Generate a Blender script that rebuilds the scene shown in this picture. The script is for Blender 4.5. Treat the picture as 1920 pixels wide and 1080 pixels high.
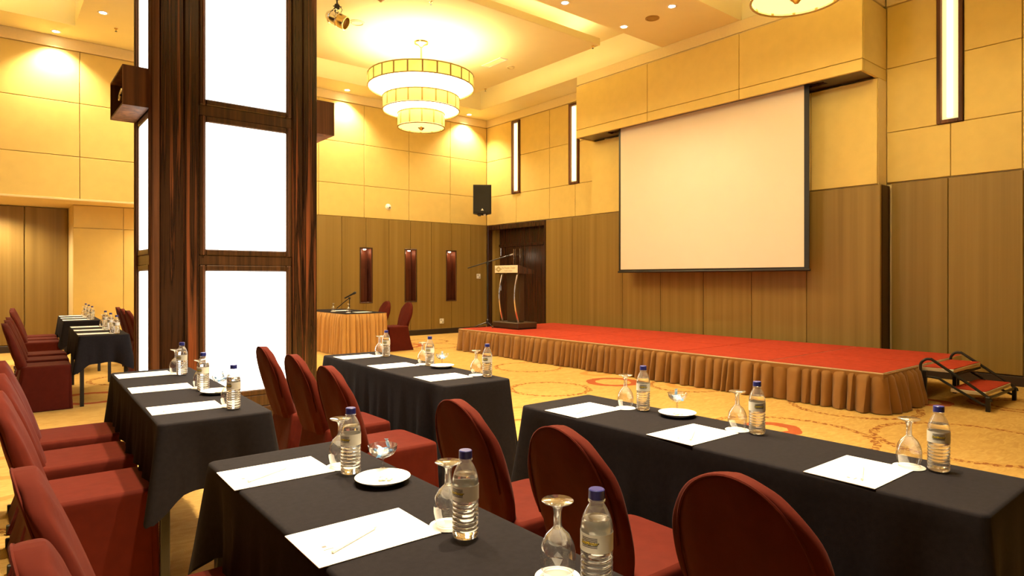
import bpy, bmesh, math, random
from mathutils import Vector, Matrix
random.seed(7)
for o in list(bpy.data.objects): bpy.data.objects.remove(o, do_unlink=True)
SC = bpy.context.scene
COL = SC.collection
PI = math.pi
R = math.radians

# ------------------------------------------------------------------ camera, world, exposure
FPX = 1193.0
cd = bpy.data.cameras.new('camera'); cam = bpy.data.objects.new('camera', cd); COL.objects.link(cam)
cd.sensor_width = 36.0; cd.lens = FPX / 1920 * 36.0; cd.shift_y = -17.0 / 1920; cd.clip_start = 0.05
cam.location = (0, 0, 1.35); cam.rotation_euler = (R(90), 0, R(-39.385))
SC.camera = cam
w = bpy.data.worlds.new('world'); SC.world = w; w.use_nodes = True
w.node_tree.nodes['Background'].inputs[0].default_value = (1, .8, .55, 1)
w.node_tree.nodes['Background'].inputs[1].default_value = 0.05
SC.view_settings.view_transform = 'Standard'; SC.view_settings.look = 'None'
SC.view_settings.gamma = 1; SC.view_settings.use_curve_mapping = False
SC.view_settings.exposure = 0.92
WARM = (1.0, .80, .52)          # lamp colour
L_DIFF = 11.0                    # chandelier underside
L_UP = 6.0                      # chandelier upward plate
L_SHADE = .62
L_PILLAR = 3.2
L_WALL = 2.2
L_COVE = 9.0
W_SPOT = 90.0           # ordinary downlights
W_WASH = 230.0           # wall washers
W_RECESS = 135.0         # unseen downlights added to brighten the low recess by the partition
W_TABLE = 580.0          # unseen downlights added to brighten the table tops

# ------------------------------------------------------------------ helpers
class MB:
    def __init__(s): s.v = []; s.f = []
    def add(s, vs, fs):
        n = len(s.v); s.v += [tuple(p) for p in vs]; s.f += [tuple(i + n for i in q) for q in fs]; return s
    def box(s, x0, x1, y0, y1, z0, z1):
        return s.add([(x0,y0,z0),(x1,y0,z0),(x1,y1,z0),(x0,y1,z0),(x0,y0,z1),(x1,y0,z1),(x1,y1,z1),(x0,y1,z1)],
                     [(0,3,2,1),(4,5,6,7),(0,1,5,4),(1,2,6,5),(2,3,7,6),(3,0,4,7)])
    def cbox(s, x0, x1, y0, y1, z0, z1, c=.008):
        lo = (x0,y0,z0); hi = (x1,y1,z1); idx = {}; vs = []
        for cs in [(a,b,d) for a in (0,1) for b in (0,1) for d in (0,1)]:
            for ax in range(3):
                p = []
                for k in range(3):
                    e = hi[k] if cs[k] else lo[k]
                    if k != ax: e += -c if cs[k] else c
                    p.append(e)
                idx[(cs, ax)] = len(vs); vs.append(p)
        fs = []
        for ax in range(3):
            o1, o2 = [k for k in range(3) if k != ax]
            for sg in (0,1):
                q = []
                for a, b in ((0,0),(1,0),(1,1),(0,1)):
                    cs = [0,0,0]; cs[ax] = sg; cs[o1] = a; cs[o2] = b; q.append(idx[(tuple(cs), ax)])
                fs.append(q)
            for a in (0,1):
                for b in (0,1):
                    c0 = [0,0,0]; c0[o1] = a; c0[o2] = b; c1 = list(c0); c1[ax] = 1
                    c0 = tuple(c0); c1 = tuple(c1)
                    fs.append((idx[(c0,o1)], idx[(c1,o1)], idx[(c1,o2)], idx[(c0,o2)]))
        for cs in [(a,b,d) for a in (0,1) for b in (0,1) for d in (0,1)]:
            fs.append([idx[(cs,k)] for k in range(3)])
        return s.add(vs, fs)
    def prism(s, poly, axis, a0, a1):
        n = len(poly); vs = []
        for a in (a0, a1):
            for p, q in poly:
                vs.append({'x': (a,p,q), 'y': (p,a,q), 'z': (p,q,a)}[axis])
        fs = [tuple(range(n)), tuple(range(2*n-1, n-1, -1))] + [(i, (i+1)%n, n+(i+1)%n, n+i) for i in range(n)]
        return s.add(vs, fs)
    def lathe(s, prof, n=24, c=(0,0,0), closed=False):
        vs = []; fs = []; rows = []
        for r, z in prof:
            if r < 1e-6: rows.append([len(vs)]); vs.append((c[0], c[1], c[2]+z))
            else:
                rows.append(list(range(len(vs), len(vs)+n)))
                vs += [(c[0]+r*math.cos(2*PI*k/n), c[1]+r*math.sin(2*PI*k/n), c[2]+z) for k in range(n)]
        pairs = list(zip(rows, rows[1:])) + ([(rows[-1], rows[0])] if closed else [])
        for a, b in pairs:
            for k in range(n):
                k2 = (k+1) % n
                if len(a) == 1 and len(b) == 1: continue
                if len(a) == 1: fs.append((a[0], b[k], b[k2]))
                elif len(b) == 1: fs.append((a[k], b[0], a[k2]))
                else: fs.append((a[k], b[k], b[k2], a[k2]))
        return s.add(vs, fs)
    def tube(s, pts, r, n=8, closed=False, cap=True):
        P = [Vector(p) for p in pts]; m = len(P); vs = []; fs = []
        up = None
        for i, p in enumerate(P):
            if closed: t = (P[(i+1)%m] - P[i-1]).normalized()
            else: t = (P[min(i+1,m-1)] - P[max(i-1,0)]).normalized()
            if up is None:
                up = Vector((0,0,1)) if abs(t.z) < .9 else Vector((1,0,0))
            a = t.cross(up).normalized(); b = a.cross(t).normalized(); up = b
            rr = r[i] if isinstance(r, (list, tuple)) else r
            for k in range(n):
                vs.append(p + a*rr*math.cos(2*PI*k/n) + b*rr*math.sin(2*PI*k/n))
        for i in range(m if closed else m-1):
            j = (i+1) % m
            for k in range(n): fs.append((i*n+k, i*n+(k+1)%n, j*n+(k+1)%n, j*n+k))
        if cap and not closed: fs += [tuple(range(n-1,-1,-1)), tuple(range((m-1)*n, m*n))]
        return s.add(vs, fs)
    def bar(s, p, q, r, n=8): return s.tube([p, q], r, n)
    def grid(s, rows, closed=False):
        m = len(rows[0]); vs = [p for r in rows for p in r]; fs = []
        for i in range(len(rows)-1):
            for k in range(m if closed else m-1):
                k2 = (k+1) % m; fs.append((i*m+k, i*m+k2, (i+1)*m+k2, (i+1)*m+k))
        return s.add(vs, fs)
    def face(s, pts): return s.add(pts, [tuple(range(len(pts)))])
    def xf(s, M):
        s.v = [tuple(M @ Vector(p)) for p in s.v]; return s
    def mesh(s, name, m, smooth=None):
        me = bpy.data.meshes.new(name); me.from_pydata(s.v, [], s.f)
        bm = bmesh.new(); bm.from_mesh(me); bmesh.ops.recalc_face_normals(bm, faces=bm.faces); bm.to_mesh(me); bm.free()
        if m: me.materials.append(m)
        if smooth:
            me.polygons.foreach_set('use_smooth', [True]*len(me.polygons)); me.set_sharp_from_angle(angle=R(smooth))
        return me
    def build(s, name, m, parent=None, smooth=None):
        return put(name, s.mesh(name, m, smooth), parent)

def put(name, me, parent=None):
    o = bpy.data.objects.new(name, me); COL.objects.link(o)
    if parent: o.parent = parent
    return o
def tag(o, label=None, cat=None, group=None, kind=None):
    if label: o['label'] = label
    if cat: o['category'] = cat
    if group: o['group'] = group
    if kind: o['kind'] = kind
    return o
def thing(name, label, cat, loc=(0,0,0), rz=0, group=None):
    o = bpy.data.objects.new(name, None); COL.objects.link(o); o.empty_display_size = .1
    o.location = loc; o.rotation_euler = (0,0,rz)
    return tag(o, label, cat, group)
def struct(name): return tag(put(name, None), kind='structure')
def smooth_path(pts, n=5):
    P = [Vector(p) for p in pts]; out = []
    for i in range(len(P)-1):
        a, b, c, d = P[max(i-1,0)], P[i], P[i+1], P[min(i+2,len(P)-1)]
        for k in range(n):
            t = k/n; out.append(.5*((2*b)+(c-a)*t+(2*a-5*b+4*c-d)*t*t+(3*b-a-3*c+d)*t**3))
    return out + [P[-1]]
def copy_tree(o, parent=None):
    c = o.copy(); COL.objects.link(c); c.parent = parent
    for ch in o.children: copy_tree(ch, c)
    return c
def inst(proto, used, loc, rz, label, group=None):
    o = proto if not used else copy_tree(proto)
    used.append(o)
    o.location = loc; o.rotation_euler = (0,0,rz); o['label'] = label
    if group: o['group'] = group
    return o

# ------------------------------------------------------------------ materials
def newmat(name):
    m = bpy.data.materials.new(name); m.use_nodes = True
    nt = m.node_tree; return m, nt, nt.nodes['Principled BSDF'], nt.nodes['Material Output']
def node(nt, typ, **kw):
    n = nt.nodes.new(typ)
    for k, v in kw.items():
        if k.startswith('i_'):
            key = k[2:]; key = int(key) if key.isdigit() else key
            n.inputs[key].default_value = v
        else: setattr(n, k, v)
    return n
def ramp(nt, src, stops):
    r = nt.nodes.new('ShaderNodeValToRGB'); nt.links.new(src, r.inputs[0])
    while len(r.color_ramp.elements) < len(stops): r.color_ramp.elements.new(.5)
    for e, (p, c) in zip(r.color_ramp.elements, stops): e.position = p; e.color = (*c, 1)
    return r.outputs[0]
def coords(nt, scale=(1,1,1), kind='Object'):
    t = nt.nodes.new('ShaderNodeTexCoord'); mp = nt.nodes.new('ShaderNodeMapping')
    mp.inputs['Scale'].default_value = scale
    nt.links.new(t.outputs[kind], mp.inputs[0]); return mp.outputs[0]
def world_coords(nt, scale=(1,1,1)):
    g = nt.nodes.new('ShaderNodeNewGeometry'); mp = nt.nodes.new('ShaderNodeMapping')
    mp.inputs['Scale'].default_value = scale
    nt.links.new(g.outputs['Position'], mp.inputs[0]); return mp.outputs[0]
def bump(nt, b, src, strength=.2, dist=.01):
    n = nt.nodes.new('ShaderNodeBump'); n.inputs['Strength'].default_value = strength; n.inputs['Distance'].default_value = dist
    nt.links.new(src, n.inputs['Height']); nt.links.new(n.outputs[0], b.inputs['Normal'])
def plain(name, c, rough=.5, metal=0, spec=.5, vary=.06, vscale=30, bmp=0, bscale=80, sheen=0):
    m, nt, b, _ = newmat(name)
    co = world_coords(nt)
    nz = node(nt, 'ShaderNodeTexNoise', i_Scale=vscale, i_Detail=3.0); nt.links.new(co, nz.inputs['Vector'])
    lo = tuple(x*(1-vary) for x in c); hi = tuple(min(1, x*(1+vary)) for x in c)
    nt.links.new(ramp(nt, nz.outputs[0], [(.3, lo), (.7, hi)]), b.inputs['Base Color'])
    b.inputs['Roughness'].default_value = rough; b.inputs['Metallic'].default_value = metal
    b.inputs['Specular IOR Level'].default_value = spec
    if sheen: b.inputs['Sheen Weight'].default_value = sheen; b.inputs['Sheen Roughness'].default_value = .4
    if bmp:
        n2 = node(nt, 'ShaderNodeTexNoise', i_Scale=bscale, i_Detail=2.0); nt.links.new(co, n2.inputs['Vector'])
        bump(nt, b, n2.outputs[0], bmp, .004)
    return m
def emit(name, c, strength, base=(.8,.8,.8), vs=1.5, dip=.96):
    m, nt, b, _ = newmat(name)
    co = world_coords(nt); nz = node(nt, 'ShaderNodeTexNoise', i_Scale=vs); nt.links.new(co, nz.inputs['Vector'])
    lo = tuple(x*dip for x in c)
    nt.links.new(ramp(nt, nz.outputs[0], [(.3, lo), (.7, c)]), b.inputs['Emission Color'])
    b.inputs['Base Color'].default_value = (*base, 1); b.inputs['Emission Strength'].default_value = strength
    b.inputs['Roughness'].default_value = .6
    return m
def streak(name, stops, scale, rough=.35, detail=4, spec=.5, dist=.6):
    m, nt, b, _ = newmat(name)
    co = world_coords(nt, scale)
    nz = node(nt, 'ShaderNodeTexNoise', i_Scale=1.0, i_Detail=detail, i_Roughness=.6, i_Distortion=dist)
    nt.links.new(co, nz.inputs['Vector'])
    nt.links.new(ramp(nt, nz.outputs[0], stops), b.inputs['Base Color'])
    b.inputs['Roughness'].default_value = rough; b.inputs['Specular IOR Level'].default_value = spec
    return m
def thinglass(name, tint=(1,1,1), rough=.02, base=.06, edge=.75, haze=.02):
    m, nt, b, out = newmat(name); nt.nodes.remove(b)
    tr = node(nt, 'ShaderNodeBsdfTransparent'); tr.inputs[0].default_value = (*tint, 1)
    gl = node(nt, 'ShaderNodeBsdfGlossy'); gl.inputs['Roughness'].default_value = rough
    lw = node(nt, 'ShaderNodeLayerWeight', i_Blend=.35)
    mr = node(nt, 'ShaderNodeMapRange'); mr.inputs['To Min'].default_value = base; mr.inputs['To Max'].default_value = edge
    nt.links.new(lw.outputs['Facing'], mr.inputs['Value'])
    mx = node(nt, 'ShaderNodeMixShader'); nt.links.new(mr.outputs[0], mx.inputs[0])
    nt.links.new(tr.outputs[0], mx.inputs[1]); nt.links.new(gl.outputs[0], mx.inputs[2])
    df = node(nt, 'ShaderNodeBsdfTranslucent'); d2 = node(nt, 'ShaderNodeBsdfDiffuse'); dm = node(nt, 'ShaderNodeMixShader', i_0=.5)
    nt.links.new(df.outputs[0], dm.inputs[1]); nt.links.new(d2.outputs[0], dm.inputs[2])
    m2 = node(nt, 'ShaderNodeMixShader', i_0=haze); nt.links.new(mx.outputs[0], m2.inputs[1]); nt.links.new(dm.outputs[0], m2.inputs[2]); nt.links.new(m2.outputs[0], out.inputs[0])
    return m

M = {}
M['cream'] = plain('cream_fabric', (.72,.535,.175), .85, spec=.2, vary=.03, vscale=6, bmp=.1, bscale=300)
M['creamtrim'] = plain('cream_paint', (.78,.62,.31), .6, spec=.3, vary=.02)
M['ceil'] = plain('ceiling_paint', (.84,.74,.41), .8, spec=.2, vary=.015, vscale=3)
M['taupe'] = streak('taupe_woven_veneer', [(.3,(.225,.140,.032)),(.5,(.265,.168,.041)),(.7,(.305,.198,.052))], (9,9,.12), .5, 3, .3, 0)
M['darkwood'] = streak('dark_brown_wood', [(.3,(.018,.007,.004)),(.7,(.06,.02,.009))], (25,25,.8), .25)
M['redwood'] = streak('red_brown_wood', [(.3,(.05,.013,.006)),(.7,(.14,.035,.014))], (16,16,.6), .25)
M['ebony'] = streak('striped_ebony_veneer', [(.30,(.012,.006,.003)),(.42,(.045,.020,.009)),(.52,(.018,.008,.004)),(.60,(.14,.050,.020)),(.68,(.24,.070,.026)),(.78,(.06,.026,.011))], (15,15,.35), .22, 5, .5, 1.2)
M['ebonyframe'] = streak('ebony_moulding', [(.3,(.022,.011,.005)),(.6,(.085,.038,.014)),(.8,(.14,.06,.022))], (30,30,.5), .3, 4)
M['boxwood'] = streak('walnut_box_veneer', [(.3,(.045,.017,.007)),(.55,(.13,.05,.02)),(.75,(.22,.09,.035))], (14,14,.4), .6, 4, .25)
M['base'] = plain('dark_skirting', (.03,.016,.010), .5)
M['pwhite'] = emit('pillar_light_acrylic', (1,.965,.88), L_PILLAR)
M['wlight'] = emit('wall_light_acrylic', (1,.90,.58), L_WALL)
M['wrefl'] = emit('wall_light_reflector', (1,.80,.34), .42, (.7,.6,.3))
M['diff'] = emit('chandelier_diffuser', (1,.84,.52), L_DIFF)
M['up'] = emit('chandelier_lamp_plate', (1,.84,.52), L_UP)
M['shade'] = emit('chandelier_silk_shade', (1,.92,.16), L_SHADE, (.45,.36,.05), 5, .62)
M['difflow'] = emit('chandelier_lower_diffuser', (1,.90,.32), .75, (.6,.5,.15))
M['cove'] = emit('cove_lamp_strip', (1,.80,.50), L_COVE)
M['cove_low'] = emit('cove_lamp_strip_side', (1,.80,.50), L_COVE*2.6)
M['lens'] = emit('downlight_lens', (1,.9,.72), 25)
M['nlamp'] = emit('niche_lamp', (1,.85,.6), 8)
M['amber'] = plain('amber_trim', (.38,.22,.04), .4)
M['brass'] = plain('brass', (.75,.58,.25), .25, 1)
M['chrome'] = plain('chrome', (.8,.8,.8), .12, 1, vary=.01)
M['screen'] = plain('screen_fabric', (.80,.67,.53), .9, spec=.1, vary=.01, vscale=3)
M['black'] = plain('black_plastic', (.012,.011,.010), .45)
M['blackmetal'] = plain('black_steel', (.015,.014,.014), .35, .2)
M['grey'] = plain('grey_plastic', (.35,.33,.30), .5)
M['white'] = plain('white_plastic', (.85,.82,.75), .5, vary=.02)
M['paper'] = plain('white_paper', (.90,.89,.86), .8, spec=.2, vary=.01)
M['ink'] = plain('grey_print', (.2,.19,.18), .8)
M['china'] = plain('white_china', (.90,.88,.82), .15, vary=.01)
M['mint'] = plain('pale_mints', (.85,.78,.55), .5)
M['candy'] = plain('blue_white_wrapper', (.10,.32,.66), .35, vary=.6, vscale=180)
M['candyw'] = plain('pale_wrapper', (.52,.60,.68), .3, vary=.1, vscale=200)
M['blue'] = plain('blue_cap', (.018,.024,.20), .35, vary=.05)
M['glass'] = thinglass('clear_glass', base=.12, edge=.9, haze=.03)
M['pet'] = thinglass('clear_pet', base=.06, edge=.65, haze=.08)
M['label'] = plain('pale_label', (.72,.70,.62), .5, vary=.03)
M['yellow'] = plain('yellow_print', (.85,.65,.03), .5, vary=.02)
M['blackink'] = plain('black_print', (.01,.01,.01), .6)
M['olive'] = plain('olive_print', (.36,.28,.05), .6)
M['sign'] = plain('sign_cream', (.85,.78,.60), .5, vary=.01)
M['red'] = plain('red_stage_carpet', (.40,.048,.022), .95, spec=.1, vary=.12, vscale=14, bmp=.3, bscale=400)
M['alu'] = plain('pale_deck_edge', (.72,.58,.38), .4, 0)
M['skirt'] = plain('brown_stage_skirt', (.31,.150,.040), .75, spec=.2, vary=.06, vscale=5, sheen=.2)
M['oskirt'] = plain('orange_table_skirt', (.56,.305,.080), .6, spec=.3, vary=.04, vscale=5, sheen=.2)
M['navy'] = plain('navy_table_cloth', (.0175,.0150,.0170), .9, spec=.06, vary=.1, vscale=60, bmp=.1, bscale=500, sheen=.01)
M['wine'] = plain('maroon_chair_cover', (.090,.0120,.0062), .8, spec=.08, vary=.08, vscale=18, bmp=.35, bscale=22, sheen=.02)
M['ply'] = plain('table_board', (.35,.22,.12), .6)
M['paleedge'] = plain('pale_step_edge', (.80,.70,.50), .5)
# water: solid refractive
m, nt, b, _ = newmat('drinking_water'); b.inputs['Base Color'].default_value = (.97,.97,.95,1)
b.inputs['Transmission Weight'].default_value = 1; b.inputs['Roughness'].default_value = .02; b.inputs['IOR'].default_value = 1.33; M['water'] = m

def carpet():
    m, nt, b, _ = newmat('gold_patterned_carpet'); L = nt.links.new
    geo = nt.nodes.new('ShaderNodeNewGeometry')
    n1 = node(nt, 'ShaderNodeTexNoise', i_Scale=14.0, i_Detail=4.0); L(geo.outputs['Position'], n1.inputs['Vector'])
    mp = node(nt, 'ShaderNodeMapping'); mp.inputs['Scale'].default_value = (6, 16, 1); mp.inputs['Rotation'].default_value = (0,0,.5)
    L(geo.outputs['Position'], mp.inputs[0])
    n2 = node(nt, 'ShaderNodeTexNoise', i_Scale=1.2, i_Detail=5.0, i_Distortion=1.5); L(mp.outputs[0], n2.inputs['Vector'])
    base = ramp(nt, n2.outputs[0], [(.3,(.49,.295,.080)),(.5,(.55,.345,.10)),(.7,(.61,.40,.13))])
    # ragged position
    nz = node(nt, 'ShaderNodeTexNoise', i_Scale=9.0, i_Detail=2.0); L(geo.outputs['Position'], nz.inputs['Vector'])
    sub = node(nt, 'ShaderNodeVectorMath', operation='SUBTRACT'); L(nz.outputs['Color'], sub.inputs[0]); sub.inputs[1].default_value = (.5,.5,.5)
    sc = node(nt, 'ShaderNodeVectorMath', operation='MULTIPLY'); L(sub.outputs[0], sc.inputs[0]); sc.inputs[1].default_value = (.07,.07,0)
    ad = node(nt, 'ShaderNodeVectorMath', operation='ADD'); L(sc.outputs[0], ad.inputs[0]); L(geo.outputs['Position'], ad.inputs[1])
    rings = [('d',5.32,5.75,.48),('r',6.32,5.61,.29),('d',6.82,4.82,.45),('o',6.9,4.81,.26),('d',6.39,7.38,.5),('d',7.07,2.91,.6),
             ('d',6.28,1.65,.71),('d',5.3,2.78,.72),('r',5.46,2.96,.2),('r',7.95,2.5,.18),('d',8.5,1.81,.43),('d',8.5,1.81,.3),('r',6.49,11.34,.34),
             ('d',7.32,11.8,.43),('d',6.95,10.9,.49),('r',.89,8.61,.36),('o',-.02,5.27,.28),('o',0,6.37,.25),('o',6.7,6.27,.18),
             ('d',4.4,7.6,.6),('r',3.8,6.2,.3),('d',.2,3.9,.5),('d',3.5,4.3,.55),('o',4.1,4.9,.3),('d',4.2,1.0,.6),('r',3.5,2.6,.28),('d',1.5,9.9,.5),('d',-.6,9.2,.6)]
    rnd = random.Random(3)
    for i in range(26):
        x = rnd.uniform(-6,9.5); y = rnd.uniform(-5.5,13)
        if x > -1 and y > .5: continue
        rings.append((rnd.choice('ddro'), x, y, rnd.uniform(.25,.7)))
    acc = {}
    for t, x, y, r in rings:
        d = node(nt, 'ShaderNodeVectorMath', operation='DISTANCE'); L(ad.outputs[0], d.inputs[0]); d.inputs[1].default_value = (x, y, 0)
        c = node(nt, 'ShaderNodeMath', operation='COMPARE'); L(d.outputs['Value'], c.inputs[0]); c.inputs[1].default_value = r
        c.inputs[2].default_value = {'d': .035, 'r': .06, 'o': .05}[t]
        if t in acc:
            mx = node(nt, 'ShaderNodeMath', operation='MAXIMUM'); L(acc[t], mx.inputs[0]); L(c.outputs[0], mx.inputs[1]); acc[t] = mx.outputs[0]
        else: acc[t] = c.outputs[0]
    dash = node(nt, 'ShaderNodeTexNoise', i_Scale=24.0, i_Detail=1.0); L(geo.outputs['Position'], dash.inputs['Vector'])
    th = node(nt, 'ShaderNodeMath', operation='GREATER_THAN'); L(dash.outputs[0], th.inputs[0]); th.inputs[1].default_value = .5
    dm = node(nt, 'ShaderNodeMath', operation='MULTIPLY'); L(acc['d'], dm.inputs[0]); L(th.outputs[0], dm.inputs[1])
    col = base
    for src, colr, fac in ((acc['d'], (.50,.26,.05), .45), (acc['o'], (.52,.20,.04), .6), (dm.outputs[0], (.24,.07,.018), .85), (acc['r'], (.36,.05,.018), .85)):
        k = node(nt, 'ShaderNodeMath', operation='MULTIPLY'); L(src, k.inputs[0]); k.inputs[1].default_value = fac
        mx = node(nt, 'ShaderNodeMix', data_type='RGBA'); L(k.outputs[0], mx.inputs['Factor']); L(col, mx.inputs['A']); mx.inputs['B'].default_value = (*colr, 1); col = mx.outputs['Result']
    L(col, b.inputs['Base Color']); b.inputs['Roughness'].default_value = .95; b.inputs['Specular IOR Level'].default_value = .1
    n3 = node(nt, 'ShaderNodeTexNoise', i_Scale=160.0, i_Detail=2.0); L(geo.outputs['Position'], n3.inputs['Vector'])
    bump(nt, b, n3.outputs[0], .4, .006)
    return m
M['carpet'] = carpet()

# ------------------------------------------------------------------ room measures
YA, XB = 13.2, 9.985           # back wall (niches) and right wall (stage)
XL, YF = -6.6, -6.4            # left and front walls
ZC = 5.45
ROWS = [2.73, 3.45, 4.37, 5.26]

def cells(u0, u1, v0, v1, holes):
    us = sorted({u0,u1} | {h for q in holes for h in q[:2] if u0 < h < u1}); vs = sorted({v0,v1} | {h for q in holes for h in q[2:] if v0 < h < v1})
    for a, b2 in zip(us, us[1:]):
        for c, d in zip(vs, vs[1:]):
            if not any(h[0]-1e-6 <= a and b2 <= h[1]+1e-6 and h[2]-1e-6 <= c and d <= h[3]+1e-6 for h in holes): yield a, b2, c, d

# floor
fl = MB().box(XL-.2, XB+.4, YF-.2, YA+1.8, -.1, 0).build('floor', M['carpet']); tag(fl, kind='structure')

# ---- ceiling: soffit with six trays, each with a dropped centre panel
TX = [(-5.6, 1.07), (2.55, 9.23)]; TY = [(-6.0, -.75), (.42, 5.50), (7.02, 12.45)]
cm = MB(); holes = [(x0,x1,y0,y1) for x0,x1 in TX for y0,y1 in TY]
for a, b2, c, d in cells(XL, XB, YF, YA, holes): cm.box(a, b2, c, d, ZC, ZC+.12)
for x0, x1, y0, y1 in holes:
    cm.box(x0-.06, x0, y0-.06, y1+.06, ZC+.12, 5.98); cm.box(x1, x1+.06, y0-.06, y1+.06, ZC+.12, 5.98)
    cm.box(x0, x1, y0-.06, y0, ZC+.12, 5.98); cm.box(x0, x1, y1, y1+.06, ZC+.12, 5.98)
    cm.box(x0-.06, x1+.06, y0-.06, y1+.06, 5.98, 6.05)
ceil = cm.build('ceiling', M['ceil']); tag(ceil, kind='structure')
for x0, x1, y0, y1 in holes:
    p = MB().cbox(x0+.78, x1-.78, y0+.78, y1-.84, 5.53, 5.66, .01).build('tray_panel', M['ceil'], ceil)
    cx, cy = (x0+x1)/2, (y0+y1)/2
    hg = MB()
    for sx in (-1,1):
        for sy in (-1,1): hg.box(cx+sx*1.6-.02, cx+sx*1.6+.02, cy+sy*1.1-.02, cy+sy*1.1+.02, 5.66, 5.98)
    hg.build('hanger', M['ceil'], p)
    s = MB(); e = .9
    s.box(x0+e, x1-e, y0+e, y0+e+.05, 5.66, 5.69); s.box(x0+e, x1-e, y1-e-.11, y1-e-.06, 5.66, 5.69)
    s.box(x0+e, x0+e+.05, y0+e+.05, y1-e-.11, 5.66, 5.69); s.box(x1-e-.05, x1-e, y0+e+.05, y1-e-.11, 5.66, 5.69)
    if y0 > 6 or (x0 > 0 and y0 > 0): s.build('cove_lamp', M['cove'] if x0 > 0 else M['cove_low'], p)

# ---- back wall (A)
wa = MB()
NICHE = [(6.437,6.712),(7.581,7.870),(8.745,9.015)]
RX1 = 3.5
hl = [(n0-.0, n1+.0, .82, 2.04) for n0, n1 in NICHE] + [(XL, RX1, 0, 2.73)]
for a, b2, c, d in cells(XL, XB+.3, 0, 5.6, hl): wa.box(a, b2, YA+.05, YA+.12, c, d)
wall_back = wa.build('wall_back', M['creamtrim']); tag(wall_back, kind='structure')
def panel(x0, x1, y0, y1, z0, z1, m, parent, g=.004, c=.006, name='panel'):
    # g: half joint on the two in-plane axes (thin axis left alone)
    d = (x1-x0, y1-y0, z1-z0); k = d.index(min(d))
    lo = [x0,y0,z0]; hi = [x1,y1,z1]
    for i in range(3):
        if i != k: lo[i] += g; hi[i] -= g
    return MB().cbox(lo[0],hi[0],lo[1],hi[1],lo[2],hi[2],c).build(name, M[m], parent)
ja = [-6.6,-5.35,-4.27,-3.18,-2.08,-.98,.12,1.2,2.27,3.34,4.40,5.46,6.53,7.68,8.85,9.985]
for a, b2 in zip(ja, ja[1:]):
    for c, d in zip(ROWS, ROWS[1:]): panel(a, b2, YA, YA+.05, c, d, 'cream', wall_back)
jw = [3.5,4.25,4.83,5.41,5.99,6.57,7.15,7.72,8.30,8.89,9.47,9.985]
for a, b2 in zip(jw, jw[1:]):
    g = .005; poly = [(a+g,.13),(b2-g,.13)]
    right = [n for n in NICHE if n[0] < b2-.05 < n[1]]; left = [n for n in NICHE if n[0] < a+.05 < n[1]]
    if right: poly += [(b2-g,.82),(right[0][0],.82),(right[0][0],2.04),(b2-g,2.04)]
    poly += [(b2-g,2.725),(a+g,2.725)]
    if left: poly += [(a+g,2.04),(left[0][1],2.04),(left[0][1],.82),(a+g,.82)]
    MB().prism(poly, 'y', YA, YA+.048).build('wainscot_panel', M['taupe'], wall_back)
# recess with the folding partition
rm = MB()
rm.box(XL, RX1, YA+.05, YA+1.75, 2.70, 2.76)                         # soffit
rm.box(XL, 1.167, YA+1.66, YA+1.75, 0, 2.70)
rm.box(1.167, RX1, YA+.78, YA+.85, 0, 2.70); rm.box(1.167, 1.23, YA+.85, YA+1.66, 0, 2.70)
rm.box(RX1, RX1+.07, YA+.05, YA+.85, 0, 2.73)
rm.build('recess_shell', M['creamtrim'], wall_back)
MB().cbox(XL, RX1, YA-.012, YA+.05, 2.695, 2.73, .004).build('soffit_edge', M['creamtrim'], wall_back)
px = [-6.6,-5.5,-4.3,-3.1,-1.9,-.702,.498,1.16]
for a, b2 in zip(px, px[1:]): panel(a, b2, YA+1.60, YA+1.66, .13, 2.695, 'taupe', wall_back, .006, .008, 'partition_panel')
for c, d in ((.13,2.28),(2.28,2.695)):
    panel(1.167, 1.95, YA+.74, YA+.78, c, d, 'cream', wall_back); panel(1.95, RX1-.01, YA+.74, YA+.78, c, d, 'cream', wall_back)
# cornices
tr = MB().cbox(XL, XB, YA-.03, YA+.05, 5.262, ZC, .006).build('trim_1', M['creamtrim']); tag(tr, kind='structure')
bb = MB(); bb.cbox(RX1, XB-.03, YA-.018, YA+.05, 0, .125, .004); bb.cbox(XL, 1.16, YA+1.58, YA+1.66, 0, .125, .004); bb.cbox(1.167, RX1-.01, YA+.725, YA+.78, 0, .125, .004)
tag(bb.build('baseboard_back', M['base']), kind='structure')
# niches
for i, (n0, n1) in enumerate(NICHE):
    nm = thing('wall_niche', ['lit dark wood wall niche closest to the skirted head table', 'middle one of three lit dark wood wall niches', 'lit dark wood wall niche closest to the speaker corner'][i], 'wall niche', ((n0+n1)/2, YA, .82), 0, 'niches in the taupe wall')
    h = (n1-n0)/2; e = .001
    b1 = MB(); b1.box(-h+e, h-e, .20, .215, e, 1.22-e); b1.box(-h+e,-h+.014, 0,.20, e,1.22-e); b1.box(h-.014,h-e,0,.20,e,1.22-e); b1.box(-h+.014,h-.014,0,.20,e,.014); b1.box(-h+.014,h-.014,0,.20,1.206,1.22-e)
    b1.build('lining', M['redwood'], nm)
    f = MB(); t = .022
    f.cbox(-h-t,-h, -.012,-.001,-t,1.22+t,.003); f.cbox(h,h+t,-.012,-.001,-t,1.22+t,.003); f.cbox(-h,h,-.012,-.001,-t,0,.003); f.cbox(-h,h,-.012,-.001,1.22,1.22+t,.003)
    f.build('frame', M['ebonyframe'], nm)
    MB().cbox(-h+.03, h-.03, .17, .197, .02, .76, .004).build('back_panel', M['redwood'], nm)
    MB().lathe([(0,1.188),(.03,1.188),(.035,1.205)], 12, (0,.08,0)).build('lamp', M['nlamp'], nm)
    ld = bpy.data.lights.new('niche_lamp_light', 'POINT'); ld.energy = 1.2; ld.color = WARM; ld.shadow_soft_size = .02
    lo = put('lamp_light', ld, nm); lo.location = (0,.08,1.15)

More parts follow.
